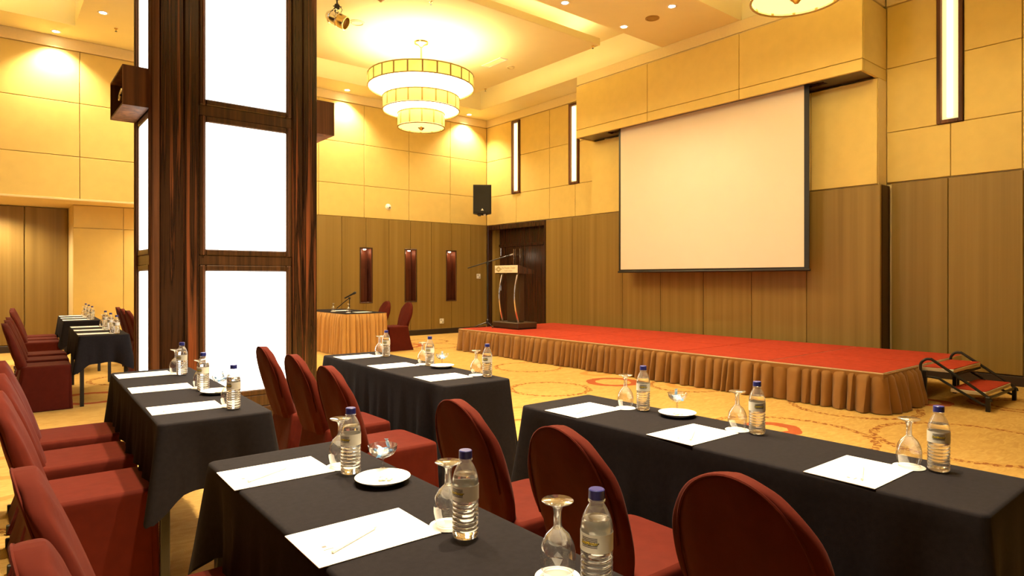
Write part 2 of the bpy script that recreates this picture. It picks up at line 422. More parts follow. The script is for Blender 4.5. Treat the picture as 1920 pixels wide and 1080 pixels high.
# ---- right wall (B)
DY0, DY1 = 10.93, 13.17
wb = MB()
for a, b2, c, d in cells(YF, YA+.05, 0, 5.6, [(DY0, DY1, 0, 2.72)]): wb.box(XB+.05, XB+.12, a, b2, c, d)
wb.box(XB+.12, XB+.62, DY1, DY1+.03, 0, 2.75); wb.box(XB+.12, XB+.62, DY0-.03, DY0, 0, 2.75); wb.box(XB+.12, XB+.62, DY0, DY1, 2.72, 2.75)
wall_right = wb.build('wall_right', M['creamtrim']); tag(wall_right, kind='structure')
LGT = [12.01, 10.0, 2.876, -2.0]
def bpan(y0, y1, z0, z1, m='cream', name='panel'): return panel(XB, XB+.05, y0, y1, z0, z1, m, wall_right, name=name)
jr = [(YA-.001, 12.0), (12.0, 10.8), (10.8, 9.97), (9.97, 9.17), (3.66, 2.87), (2.87, 2.1), (2.1,1.3), (1.3,.1),(.1,-1.1),(-1.1,-2.0),(-2.0,-3.2),(-3.2,-4.4),(-4.4,-5.4),(-5.4,YF)]
for a, b2 in jr: bpan(b2, a, ROWS[0], ROWS[1])
up = [(YA-.001,12.17),(11.85,10.8),(10.8,10.16),(9.84,9.17),(3.66,3.03),(2.72,2.1),(2.1,1.3),(1.3,.1),(.1,-1.1),(-1.1,-1.84),(-2.16,-3.2),(-3.2,-4.4),(-4.4,-5.4),(-5.4,YF)]
for a, b2 in up:
    for c, d in ((3.45,4.37),(4.37,5.26)): bpan(b2, a, c, d)
for yc in LGT:                                                    # strips above/below each wall light
    bpan(yc-.155, yc+.155, 5.24, 5.26)
for a, b2 in ((10.93,10.06),(10.06,9.32),(3.60,2.9),(2.9,2.09),(2.09,1.3),(1.3,.5),(.5,-.3),(-.3,-1.1),(-1.1,-1.9),(-1.9,-2.7),(-2.7,-3.5),(-3.5,-4.3),(-4.3,-5.1),(-5.1,YF)):
    bpan(b2, a, .13, 2.72, 'taupe', 'wainscot_panel')
bb = MB(); bb.cbox(XB-.018, XB+.05, YF, 3.60, 0, .125, .004); bb.cbox(XB-.018, XB+.05, 9.33, DY0-.01, 0, .125, .004); tag(bb.build('baseboard_right', M['base']), kind='structure')
tr = MB(); tr.cbox(XB-.03, XB+.05, YF, 3.655, 5.262, ZC, .006); tr.cbox(XB-.03, XB+.05, 9.14, YA-.03, 5.262, ZC, .006); tag(tr.build('trim_2', M['creamtrim']), kind='structure')
# bay behind the screen
BX = 9.66
MB().box(BX+.045, XB-.001, 3.66, 9.16, 0, 4.19).build('bay_core', M['creamtrim'], wall_right)
jb = [3.615,4.66,5.57,6.48,7.40,8.32,9.30]
for a, b2 in zip(jb, jb[1:]): panel(BX-.01, BX+.045, a, b2, .10, 2.68, 'taupe', wall_right, name='wainscot_panel')
panel(BX+.05, XB-.001, 3.615, 3.655, .10, 2.68, 'darkwood', wall_right, .001, .002, 'bay_return'); panel(BX+.05, XB-.001, 9.165, 9.30, .10, 2.68, 'taupe', wall_right, .001, .002, 'bay_return')  # first return coloured dark to paint in its shade; the other keeps taupe
for a, b2 in ((3.66,4.6),(4.6,6.4),(6.4,8.2),(8.2,9.16)): panel(BX, BX+.045, a, b2, 2.69, 4.185, 'cream', wall_right)
# pelmet
PXF = 9.172
pel = MB().box(PXF+.04, XB-.001, 3.70, 9.09, 4.42, 5.26).build('pelmet_core', M['creamtrim'], wall_right)
jp = [3.66,5.508,7.327,9.13]
for a, b2 in zip(jp, jp[1:]):
    panel(PXF, PXF+.04, a, b2, 4.355, 5.235, 'cream', wall_right); panel(PXF, PXF+.04, a, b2, 4.19, 4.355, 'cream', wall_right, name='pelmet_lip')
for y0 in (3.66, 9.09):
    panel(PXF+.041, XB-.001, y0, y0+.04, 4.355, 5.235, 'cream', wall_right, .002); panel(PXF+.041, XB-.001, y0, y0+.04, 4.19, 4.355, 'cream', wall_right, .002, name='pelmet_lip')
MB().box(PXF+.042, 9.29, 3.702, 9.088, 4.20, 4.23).build('pelmet_soffit', M['darkwood'], wall_right)
MB().box(9.45, BX-.002, 3.702, 9.088, 4.20, 4.23).build('pelmet_soffit', M['darkwood'], wall_right)
MB().box(9.29, 9.45, 3.702, 4.25, 4.20, 4.23).build('pelmet_soffit', M['darkwood'], wall_right); MB().box(9.29, 9.45, 8.42, 9.088, 4.20, 4.23).build('pelmet_soffit', M['darkwood'], wall_right)
tr = MB().cbox(PXF+.02, XB-.035, 3.66, 9.13, 5.262, ZC, .006).build('trim_3', M['creamtrim']); tag(tr, kind='structure')
# wall lights
for i, yc in enumerate(LGT):
    lab = ['tall framed wall light beside the speaker corner', 'tall framed wall light beside the left end of the screen pelmet', 'tall framed wall light on the wall above the stage steps', 'tall framed wall light farther along the stage wall past the steps'][i]
    t = thing('wall_light', lab, 'wall light', (XB, yc, 3.45), 0, 'tall wall lights on the stage wall')
    f = MB(); h = .15; H = 1.785; fr = .05
    f.cbox(-.035,.045,-h,-h+fr,0,H,.006); f.cbox(-.035,.045,h-fr,h,0,H,.006); f.cbox(-.035,.045,-h+fr,h-fr,0,fr,.006); f.cbox(-.035,.045,-h+fr,h-fr,H-fr,H,.006)
    f.build('frame', M['boxwood'], t)
    MB().cbox(.015,.03,-h+fr+.002,h-fr-.002,fr+.002,H-fr-.002,.003).build('reflector', M['wrefl'], t)
    MB().tube([(-.012,.0,fr+.03),(-.012,.0,H-fr-.03)], .034, 14).build('lamp_tube', M['wlight'], t, 50)

# ---- door recess with double doors
d1 = struct('door_1')
XD = 10.25
MB().box(XB+.12, XD+.02, 12.99, DY1, 0, 2.72).build('reveal', M['taupe'], d1)
MB().box(XD, XD+.06, DY0, 12.99, 2.20, 2.72).build('transom', M['darkwood'], d1)
MB().cbox(XD-.03, XD, DY0+.001, 12.985, 2.17, 2.24, .006).build('lintel', M['darkwood'], d1)
for j, (a, b2) in enumerate(((11.30, 12.14), (12.15, 12.985))):
    lf = MB().cbox(XD, XD+.05, a, b2, .005, 2.165, .004).build('door_leaf', M['darkwood'], d1)
    yy = 12.03 if j == 0 else 12.27
    for k in (0, .07):
        MB().tube([(XD-.06, yy+k, .2),(XD-.06, yy+k, 2.1)], .012, 8).build('pull_handle', M['chrome'], lf)
        for zz in (.35, 1.95): MB().bar((XD-.06,yy+k,zz),(XD,yy+k,zz),.008).build('handle_bracket', M['chrome'], lf)
    if j:
        for zz in (1.05,1.95): MB().cbox(XD-.008, XD, 12.93, 12.955, zz, zz+.2, .002).build('hinge', M['chrome'], lf)
MB().box(XD, XD+.06, DY0, 11.30, 0, 2.2).build('jamb', M['darkwood'], d1)
MB().box(XD+.12, XD+.16, DY0, DY1, 0, 2.72).build('backing', M['darkwood'], d1)
f = MB(); f.cbox(XB-.02, XB+.12, DY1-.06, DY1, 0, 2.72, .005); f.cbox(XB-.02, XB+.12, DY0, DY0+.03, 0, 2.72, .005); f.cbox(XB-.02, XB+.12, DY0+.03, DY1-.06, 2.60, 2.72, .005)
f.build('architrave', M['darkwood'], d1)

# ---- unseen walls behind the camera
w3 = MB().box(XL-.1, XL, YF, YA+1.7, 0, 5.6).build('wall_left', M['darkwood']); tag(w3, kind='structure')
w4 = MB().box(XL-.1, XB+.1, YF-.1, YF, 0, 5.6).build('wall_front', M['darkwood']); tag(w4, kind='structure')

# ------------------------------------------------------------------ pillar
PX0, PX1, PY0, PY1 = 1.07, 2.552, 6.2, 7.0
pl = thing('pillar', 'square pillar clad in striped ebony veneer with glowing white panels', 'pillar', (PX0, PY0, 0))
W, D = PX1-PX0, PY1-PY0
MB().box(.03, W-.03, .03, D-.03, 0, ZC-.001).build('core', M['darkwood'], pl)
zs = [(.30,1.42),(1.62,2.77),(2.98,4.13),(4.34,5.40)]
def face(fn, width, l0, l1, groove):
    # fn maps (u along face, d outward depth, z) to local; l0..l1 light opening
    def bx(u0,u1,d0,d1,z0,z1,name,m,c=.006):
        pts = [fn(u,d,z) for u in (u0,u1) for d in (d0,d1) for z in (z0,z1)]
        xs, ys, zz = zip(*pts)
        return MB().cbox(min(xs),max(xs),min(ys),max(ys),min(zz),max(zz),min(c,(u1-u0)/3,(d1-d0)/3)).build(name, M[m], pl)
    e = .001
    # corner posts and flat boards left and right of the opening
    for u0,u1 in groove: bx(u0+e,u1-e,-.029,.006 if u1-u0 < .1 else 0,.14,ZC-.002,'veneer_board','boxwood' if u1-u0 < .1 else 'ebony',.012)  # narrow edge boards get lighter veneer to paint in their lit edge
    fr = .055
    for z0,z1 in zs:
        bx(l0,l1,-.029,-.018,z0,z1,'light_panel','pwhite',.002)
        bx(l0-fr,l0-e,-.029,-.004,z0-fr,z1+fr,'light_frame','ebonyframe',.008); bx(l1+e,l1+fr,-.029,-.004,z0-fr,z1+fr,'light_frame','ebonyframe',.008)
        bx(l0,l1,-.029,-.004,z0-fr,z0-e,'light_frame','ebonyframe',.008); bx(l0,l1,-.029,-.004,z1+e,z1+fr,'light_frame','ebonyframe',.008)
        for q in (l0-fr*.45, l1+fr*.45): bx(q-.008,q+.008,-.0035,.004,z0-fr,z1+fr,'frame_bead','boxwood',.003)
    for (a0,a1),(b0,b1) in zip(zs, zs[1:]):
        bx(l0-fr,l1+fr,-.029,-.012,a1+fr+e,b0-fr-e,'rail','ebonyframe',.004)
    bx(l0-fr,l1+fr,-.029,-.006,.14,zs[0][0]-fr-e,'rail','ebonyframe',.004)
face(lambda u,d,z:(u,-d,z), W, .445, 1.170, [(0,.07),(.07,.262),(.262,.388),(1.227,1.335),(1.335,W)])
face(lambda u,d,z:(-d,u,z), D, .115, .655, [(.03,.058),(.714,D)])
face(lambda u,d,z:(W+d,u,z), D, .115, .655, [(.03,.058),(.714,D)])
face(lambda u,d,z:(u,D+d,z), W, .445, 1.170, [(.03,.262),(.262,.388),(1.227,1.335),(1.335,W-.03)])
sk = MB(); sk.cbox(-.012, W+.012, -.012, D+.012, 0, .138, .006); sk.build('plinth', M['darkwood'], pl)
# boxes on the pillar flanks holding small spotlights
def sidebox(x0, x1, lab, open_left):
    t = thing('spotlight_box', lab, 'wall box', (x0, 6.25, 2.83), 0, 'veneered boxes on the pillar')
    w2, d2, h2, k = x1-x0, .70, .34, .018
    m = 'boxwood'
    MB().box(0,w2,0,k,0,h2).build('side_board', M[m], t); MB().box(0,w2,d2-k,d2,0,h2).build('side_board', M[m], t)
    MB().box(0,w2,k,d2-k,0,k).build('bottom_board', M[m], t); MB().box(0,w2,k,d2-k,h2-k,h2).build('top_board', M[m], t)
    bk = (w2-.012, w2) if open_left else (0, .012)
    MB().box(*bk,k,d2-k,k,h2-k).build('back_board', M['darkwood'], t)
    sp = thing('small_spotlight', 'small silver spotlight inside the veneered box ' + ('on the partition side of the pillar' if open_left else 'on the stage side of the pillar'), 'spotlight', (x0+w2*(.36 if open_left else .64), 6.25+.20, 2.83+k), 0, 'spotlights in the pillar boxes')
    MB().lathe([(0,0),(.045,0),(.045,.012),(.008,.014),(.008,.05),(0,.05)], 16).build('base', M['chrome'], sp)
    s = -1 if open_left else 1
    MB().lathe([(0,-.07),(.04,-.07),(.045,-.05),(.052,.06),(.048,.06),(.04,-.04),(0,-.04)], 18).xf(Matrix.Translation((0,0,.10)) @ Matrix.Rotation(s*R(80),4,'Y')).build('can', M['chrome'], sp)
    MB().lathe([(.053,.055),(.058,.06),(.053,.068)], 18, closed=True).xf(Matrix.Translation((0,0,.10)) @ Matrix.Rotation(s*R(80),4,'Y')).build('rim', M['chrome'], sp)
sidebox(.868, PX0-.002, 'open veneered spotlight box on the partition side of the pillar', True)
sidebox(PX1+.002, 2.755, 'veneered spotlight box on the stage side of the pillar', False)

# ------------------------------------------------------------------ chandeliers
def make_chandelier():
    t = thing('chandelier', 'x', 'chandelier')
    # local z=0 at the ceiling panel underside (5.53)
    MB().lathe([(0,0),(.13,0),(.12,-.03),(.05,-.06),(.03,-.09),(0,-.09)], 24).build('canopy', M['brass'], t, 40)
    MB().tube([(0,0,-.08),(0,0,-1.50)], .018, 10).build('rod', M['brass'], t)
    tiers = [(.925,-.815,-.615,24),(.67,-1.215,-.99,18),(.41,-1.51,-1.27,12)]
    for r, z0, z1, n in tiers:
        for k in range(n):
            a0 = 2*PI*k/n+.012/r; a1 = 2*PI*(k+1)/n-.012/r
            rows = []
            for z in (z0+.01, z1-.01): rows.append([(r*math.cos(a0+(a1-a0)*j/4), r*math.sin(a0+(a1-a0)*j/4), z) for j in range(5)])
            rows2 = [[(p[0]*(1-.008/r), p[1]*(1-.008/r), p[2]) for p in rw] for rw in rows]
            sec = [rows[0], rows[1], rows2[1], rows2[0], rows[0]]
            MB().grid(sec).build('shade_panel', M['shade'], t)
        rb = MB()
        for k in range(n):
            a = 2*PI*k/n; q = MB().box(r-.012, r+.003, -.0135, .0135, z0, z1); q.xf(Matrix.Rotation(a,4,'Z')); rb.add(q.v, q.f)
        for z in (z0, z1): rb.tube([(r*math.cos(2*PI*k/36), r*math.sin(2*PI*k/36), z) for k in range(36)], .012, 6, closed=True)
        rb.build('rim', M['amber'], t, 40)
        MB().lathe([(0,z0+.02),(r-.02,z0+.02),(r-.02,z0+.028),(0,z0+.028)], 36).build('diffuser', M['diff'] if r > .5 else M['difflow'], t)
    MB().lathe([(0,-.68),(.80,-.68),(.80,-.672),(0,-.672)], 36).build('lamp_plate', M['up'], t)
    MB().lathe([(0,-1.56),(.02,-1.555),(.035,-1.535),(.06,-1.515),(0,-1.51)], 16).build('finial', M['brass'], t, 40)
    return t
cp = make_chandelier(); used = []
CH = [(5.89,9.70,'three tiered yellow drum chandelier hanging before the niche wall'),(5.94,2.965,'three tiered yellow drum chandelier hanging in front of the screen pelmet')]
for x, y, lab in CH: inst(cp, used, (x, y, 5.53), 0, lab, 'chandeliers in the ceiling trays')

# ------------------------------------------------------------------ downlights and ceiling fittings
def make_down(watt, ang=95):
    t = thing('downlight', 'x', 'downlight')
    MB().lathe([(.050,-.004),(.075,-.006),(.078,-.001),(.050,-.001)], 20, closed=True).build('ring', M['white'], t)
    MB().lathe([(0,-.0015),(.049,-.0015),(.049,-.001),(0,-.001)], 16).build('lens', M['lens'], t)
    ld = bpy.data.lights.new('downlight_beam', 'SPOT'); ld.energy = watt; ld.color = WARM; ld.spot_size = R(ang); ld.spot_blend = .7; ld.shadow_soft_size = .05
    lo = put('beam', ld, t); lo.location = (0,0,-.02)
    return t
dp = {'o': (make_down(W_SPOT), []), 'w': (make_down(W_WASH, 115), []), 't': (make_down(W_TABLE, 84), []), 'r': (make_down(W_RECESS, 150), [])}
DL = [(1.35,11.57,'between the two back ceiling trays'),(.85,12.94,'washing the wall above the partition recess'),(6.0,12.95,'washing the back wall above the head table'),
      (9.25,12.95,'washing the back wall in the speaker corner'),(2.75,12.95,'washing the back wall behind the pillar'),(-2.0,12.94,'washing the wall above the far partition'),(6.60,6.80,'on the ceiling beam, nearest the hanging stage lamp'),(7.97,6.84,'on the ceiling beam, next to the round speaker'),(7.93,5.87,'on the ceiling beam, near the screen chandelier'),
      (6.60,5.87,'on the ceiling beam, beside the screen chandelier'),(4.4,6.3,'on the ceiling beam beside the pillar'),(2.36,4.1,'added over the tables, above the one between steps table and pillar'),(2.36,1.7,'added over the tables, above the one by the stage steps'),(1.2,4.0,'added over the tables, above the third from the partition'),(1.2,1.5,'added over the tables, above the fourth from the partition'),(1.8,9.6,'over the back aisle beyond the pillar')]
for x, y, lab in DL:
    q = dp['w' if 'washing' in lab else 't' if 'tables' in lab else 'o']
    inst(q[0], q[1], (x, y, ZC), 0, 'round recessed downlight ' + lab, 'ceiling downlights')
for x, y, lab in ((3.0,YA+.42,'added round downlight in the recess soffit, unseen behind the pillar'),(-.02,YA+1.0,'added unseen downlight in the soffit before the folding partition'),(-2.4,YA+1.0,'added unseen downlight farther along the soffit before the folding partition')):
    inst(dp['r'][0], dp['r'][1], (x, y, 2.70), 0, lab, 'ceiling downlights')
def disc(name, x, y, z, r, lab, cat, m='ceil'):
    t = thing(name, lab, cat, (x, y, z))
    MB().lathe([(0,-.006),(r*.75,-.006),(r*.75,-.012),(r,-.010),(r,-.001),(0,-.001)], 24).build('face', M[m], t)
    MB().lathe([(r*.75,-.012),(r*.8,-.016),(r*.85,-.012)], 24).build('rim', M['amber'], t)
disc('ceiling_speaker', 8.05, 6.33, ZC, .11, 'round ceiling speaker set in the beam among downlights', 'ceiling speaker', 'amber')
disc('ceiling_speaker', 4.63, 9.62, 5.53, .12, 'round ceiling speaker beside the hanging stage lamp', 'ceiling speaker')
disc('ceiling_speaker', 7.95, 9.72, 5.53, .08, 'small round ceiling speaker beside the air grille', 'ceiling speaker')
t = thing('air_grille', 'flat ceiling air grille near the chandelier', 'air grille', (7.53, 9.71, 5.53))
f = MB(); f.box(-.09,.09,-.30,-.28,-.012,-.001); f.box(-.09,.09,.28,.30,-.012,-.001); f.box(-.09,-.07,-.28,.28,-.012,-.001); f.box(.07,.09,-.28,.28,-.012,-.001); f.build('frame', M['white'], t)
for k in range(6): MB().box(-.065+k*.024,-.055+k*.024,-.28,.28,-.010,-.002).build('slat', M['ceil'], t)
def make_sprink():
    t = thing('sprinkler', 'x', 'sprinkler')
    MB().lathe([(0,0),(.03,0),(.026,-.008),(.009,-.012),(.009,-.03),(0,-.03)], 12).build('body', M['brass'], t)
    MB().lathe([(0,-.05),(.018,-.05),(.018,-.046),(.003,-.044),(.003,-.03),(0,-.03)], 12).build('deflector', M['blackmetal'], t)
    return t
spk = make_sprink(); used = []
for x, y, z, lab in ((1.60,12.17,ZC,'beside the pillar, toward the partition'),(5.14,8.19,5.53,'before the chandelier'),(8.43,11.19,5.53,'between chandelier and screen wall'),(8.36,7.90,5.53,'at the tray corner above the screen pelmet')):
    inst(spk, used, (x, y, z), 0, 'small ceiling sprinkler head ' + lab, 'sprinkler heads')
t = thing('exit_sensor', 'small white twin-lens fitting at the ceiling tray corner', 'sensor', (8.16, 7.56, 5.98))
MB().cbox(-.06,.06,-.04,.04,-.03,0,.006).build('body', M['white'], t)
for s in (-1,1): MB().lathe([(0,-.034),(.02,-.034),(.02,-.03),(0,-.03)],10,(s*.028,0,0)).build('lens', M['black'], t)
t = thing('smoke_detector', 'small brown smoke detector dome above the hanging lamp', 'smoke detector', (4.50, 8.56, 5.53))
MB().lathe([(0,0),(.06,0),(.055,-.025),(.03,-.04),(.012,-.06),(0,-.06)], 18).build('dome', M['amber'], t, 40); MB().lathe([(0,0),(.07,0),(.07,-.006),(0,-.006)],18).build('base', M['white'], t)
# hanging stage lamp (par can)
t = thing('stage_lamp', 'chrome par can stage lamp clamped to the ceiling', 'stage lamp', (4.0, 8.98, 5.53))
MB().lathe([(0,0),(.05,0),(.05,-.01),(.012,-.012),(.012,-.10),(0,-.10)], 14).build('mount', M['blackmetal'], t)
c = MB(); c.cbox(-.035,.035,-.02,.02,-.16,-.09,.006); c.cbox(-.05,-.02,-.025,.025,-.20,-.15,.006); c.bar((-.06,0,-.13),(.07,0,-.11),.008); c.build('clamp', M['blackmetal'], t)
dv = Vector((.773*.82-.25*.3, -.6345*.82-.25*.3, -.42)).normalized()
A = Matrix.Translation((0,0,-.31)) @ dv.to_track_quat('Z','Y').to_matrix().to_4x4()
MB().lathe([(0,-.17),(.06,-.165),(.085,-.13),(.095,-.10),(.095,.02),(.088,.02),(.088,-.09),(0,-.10)], 24).xf(A).build('can', M['chrome'], t, 40)
MB().lathe([(.096,.02),(.10,.025),(.10,.16),(.088,.16),(.088,.025)], 24, closed=True).xf(A).build('snoot', M['brass'], t, 40)
rg = MB()
for zz in (-.10,.022,.15): rg.tube([(.10*math.cos(2*PI*k/24),.10*math.sin(2*PI*k/24),zz) for k in range(24)], .007, 6, closed=True)
rg.xf(A).build('rib_ring', M['chrome'], t)
MB().lathe([(0,.10),(.086,.10),(.086,.105),(0,.105)],20).xf(A).build('lens', M['amber'], t)
n = dv.cross(Vector((0,0,1))).normalized()
yk = [n*.115+Vector((0,0,-.31)), n*.12+Vector((0,0,-.22)), n*.05+Vector((0,0,-.175)), n*-.05+Vector((0,0,-.175)), n*-.12+Vector((0,0,-.22)), n*-.115+Vector((0,0,-.31))]
MB().tube(yk, .008, 6).build('yoke', M['chrome'], t)
MB().tube([(0.02,.03,-.05),(.09,.02,-.14),(.05,0,-.22)], .005, 6).build('cable', M['black'], t)

# ------------------------------------------------------------------ wall fittings
t = thing('wall_speaker', 'black loudspeaker bracketed high in the room corner', 'speaker', (9.33, 12.52, 3.285), R(-39.4+4))
def spk_sec(z, k): return [(-.22*k,-.20,z),(.22*k,-.20,z),(.22*k,.02,z),(.13*k,.20,z),(-.13*k,.20,z),(-.22*k,.02,z)]
MB().grid([spk_sec(-.345,1), spk_sec(.345,1)], True).face(spk_sec(-.345,1)).face(spk_sec(.345,1)).build('cabinet', M['black'], t)
MB().cbox(-.205,.205,-.215,-.201,-.33,.33,.01).build('grille', plain('speaker_grille',(.014,.012,.009),.7,bmp=.5,bscale=500), t)
MB().prism([(-.035,-.28),(.035,-.28),(0,-.225)],'y',-.219,-.2155).build('badge', M['white'], t)
MB().cbox(-.02,.02,.19,.42,-.05,.03,.006).build('wall_arm', M['blackmetal'], t)
c = MB(); c.cbox(-.12,.12,-.10,.08,-.375,-.347,.006); c.cbox(-.10,-.03,-.16,-.08,-.41,-.36,.006); c.build('yoke', M['blackmetal'], t); MB().cbox(.03,.09,-.13,-.08,-.39,-.355,.006).build('connector', M['white'], t)
t = thing('motion_sensor', 'small white dome sensor on the cream back wall', 'sensor', (7.131, YA, 3.017))
MB().lathe([(0,0),(.06,0),(.055,.03),(.03,.055),(0,.06)], 20).xf(Matrix.Rotation(R(90),4,'X')).build('dome', M['white'], t, 40); MB().lathe([(0,0),(.075,0),(.07,.012),(0,.012)],20).xf(Matrix.Rotation(R(90),4,'X')).build('base', M['white'], t)
MB().cbox(-.01,.02,-.07,-.05,-.03,-.01,.003).build('lens', M['black'], t)
for x, z, lab in ((9.718,1.419,'white switch plate on the taupe wall beside the doors'),(8.596,.313,'white socket plate low on the taupe wall')):
    t = thing('switch_plate', lab, 'switch plate', (x, YA, z))
    MB().cbox(-.06,.06,-.014,-.001,-.06,.06,.005).build('plate', M['white'], t)
    for sx in (-1,1):
        for sz in (-1,1): MB().cbox(sx*.027-.018,sx*.027+.018,-.019,-.0145,sz*.027-.018,sz*.027+.018,.003).build('rocker', M['white'] if sx*sz > 0 else M['grey'], t)

# ------------------------------------------------------------------ projection screen
t = thing('projection_screen', 'large cream pull-down projection screen with black border', 'screen', (9.37, 0, 0))
MB().box(-.004,.004,4.56,8.12,1.53,4.30).build('fabric', M['screen'], t)
f = MB(); f.box(-.0045,.0045,4.485,4.559,1.50,4.30); f.box(-.0045,.0045,8.121,8.165,1.50,4.30); f.box(-.0045,.0045,4.559,8.121,1.50,1.529); f.build('border', M['black'], t)
MB().tube([(0,4.47,1.485),(0,8.18,1.485)], .02, 10).build('weight_bar', M['blackmetal'], t)
MB().cbox(-.06,.06,4.30,8.36,4.31,4.41,.012).build('case', M['white'], t)
for y in (4.30, 8.30): MB().cbox(-.05,.05,y,y+.06,4.235,4.308,.006).build('case_end', M['white'], t)

# ------------------------------------------------------------------ stage
SX0, SX1, SY0, SY1, SZ = 6.90, 9.33, 2.56, 9.98, .41
st = thing('stage', 'low stage platform with red carpeted decks and pleated brown skirt', 'stage', (SX0, SY0, 0))
dx = (SX1-SX0)/2; dy = (SY1-SY0)/6
for i in range(2):
    for j in range(6):
        dk = MB().cbox(i*dx+.003,(i+1)*dx-.003,j*dy+.003,(j+1)*dy-.003,SZ-.09,SZ-.004,.003).build('deck', M['alu'], st)
        MB().cbox(i*dx+.009,(i+1)*dx-.009,j*dy+.009,(j+1)*dy-.009,SZ-.0038,SZ,.0012).build('deck_carpet', M['red'], dk)
for i in range(3):
    for j in range(7): MB().cbox(i*dx*.97+.02,i*dx*.97+.06,j*dy*.985+.02,j*dy*.985+.06,0,SZ-.091,.004).build('leg', M['blackmetal'], st)
def pleats(poly, z0, z1, per, a0, a1, seed, flare, step=.010, ns=10, header=0, rad=.05):
    # poly: open 2D polyline walked with the outside on the right; corners rounded
    rn = random.Random(seed); P = [Vector(p) for p in poly]; path = []
    def emit_line(p, q):
        d = (q-p); L = d.length; d.normalize(); n = Vector((d.y, -d.x)); N = max(2, int(L/step))
        for i in range(N): path.append((p + (q-p)*i/N, n))
        path.append((q, n))
    cur = P[0]
    for i in range(1, len(P)):
        if i < len(P)-1:
            d1 = (P[i]-P[i-1]).normalized(); d2 = (P[i+1]-P[i]).normalized()
            e = P[i]-d1*rad; emit_line(cur, e); cur = P[i]+d2*rad; n1 = Vector((d1.y,-d1.x)); n2 = Vector((d2.y,-d2.x)); c = P[i]-d1*rad-n1*rad
            for k in range(1, 12):
                n = (n1*(1-k/12)+n2*k/12).normalized(); path.append((c+n*rad, n))
        else: emit_line(cur, P[i])
    S = [0]
    for (p, _), (q, _) in zip(path, path[1:]): S.append(S[-1] + max((q-p).length, step*.4))
    L = S[-1]; cuts = [0]
    while cuts[-1] < L: cuts.append(cuts[-1] + per*rn.uniform(.6,1.45))
    amp = [rn.uniform(.45,1.15) for _ in cuts]; fl = [rn.uniform(.2,1.2) for _ in cuts]; sk = [rn.uniform(.55,.85) for _ in cuts]; sh = [rn.uniform(-.12,.12) for _ in cuts]
    rows = []
    for k in range(ns+1):
        v = k/ns; z = z1 + (z0-z1)*v; row = []; q = 0
        for (p, n), sv in zip(path, S):
            while q < len(cuts)-2 and cuts[q+1] <= sv: q += 1
            u = (sv-cuts[q])/(cuts[q+1]-cuts[q]); vv = max(0, (v-header)/(1-header))
            c = sk[q] + sh[q]*vv
            wv = max(0, math.sin(PI/2*u/c))**.6 if u < c else max(0, math.cos(PI/2*(u-c)/(1-c)))**.6
            off = (a0+(a1-a0)*vv**.8)*amp[q]*wv*(1 if v > header else .3) + flare*vv*fl[q]*(.4+.6*wv)
            off += .006*vv*math.sin(29*sv+4*v+seed)*math.sin(5*v+sv*3)
            pt = p + n*off; row.append((pt.x, pt.y, z))
        rows.append(row)
    return MB().grid(rows)
pleats([(dx*2,SY1-SY0),(0,SY1-SY0),(0,0),(.90,0)],.008,SZ-.022,.118,.040,.115,5,.02).build('skirt', M['skirt'], st, 50)
MB().box(-.018,.0,-.01,SY1-SY0+.01,SZ-.06,SZ-.014).build('skirt_band', M['skirt'], st); MB().box(0,.90,-.018,-.0,SZ-.06,SZ-.014).build('skirt_band', M['skirt'], st)
MB().box(-.012,.004,-.004,SY1-SY0,SZ-.0135,SZ-.003).build('edge_strip', M['alu'], st)

# ------------------------------------------------------------------ stage steps
t = thing('stage_steps', 'two-tread red carpeted portable steps with black pipe rails', 'steps', (7.86, 2.53, 0))
for y0, y1, z in ((-.30,-.005,.40),(-.58,-.27,.20)):
    b1 = MB().cbox(.0,.92,y0,y1,z-.045,z-.008,.004).build('tread', M['paleedge'], t)
    MB().cbox(.004,.916,y0+.004,y1-.004,z-.0075,z,.003).build('tread_carpet', M['red'], b1)
    MB().box(.916,.924,y0,y1,z-.04,z-.002).build('tread_nosing', M['red'], b1)
for x in (-.03,.95):
    arc = [(x,-.01,.30),(x,.0,.42),(x,-.04,.475),(x,-.09,.485),(x,-.15,.455),(x,-.60,.15),(x,-.60,.12)]
    MB().tube(smooth_path(arc), .015, 8).build('handrail', M['blackmetal'], t)
    MB().tube(smooth_path([(x,-.02,.30),(x,-.16,.29),(x,-.22,.26),(x,-.54,.08),(x,-.60,.075)]), .013, 8).build('stringer', M['blackmetal'], t)
    MB().cbox(x-.018,x+.018,-.625,-.585,0,.15,.004).build('leg', M['blackmetal'], t); MB().cbox(x-.018,x+.018,-.06,-.02,0,.36,.004).build('leg', M['blackmetal'], t)
for y, z in ((-.29,.33),(-.60,.13)): MB().cbox(-.012,.932,y-.012,y+.012,z-.012,z+.012,.003).build('crossbar', M['blackmetal'], t)

# ------------------------------------------------------------------ text helper
def text_mesh(body, size, shear=0, bold=0):
    cu = bpy.data.curves.new('t', 'FONT'); cu.body = body; cu.size = size; cu.align_x = 'CENTER'; cu.align_y = 'CENTER'; cu.shear = shear; cu.offset = bold; cu.resolution_u = 2
    o = bpy.data.objects.new('t', cu); COL.objects.link(o)
    dg = bpy.context.evaluated_depsgraph_get(); me = o.evaluated_get(dg).to_mesh()
    v = [tuple(p.co) for p in me.vertices]; f = [tuple(p.vertices) for p in me.polygons]
    o.evaluated_get(dg).to_mesh_clear(); bpy.data.objects.remove(o, do_unlink=True); bpy.data.curves.remove(cu)
    return v, f

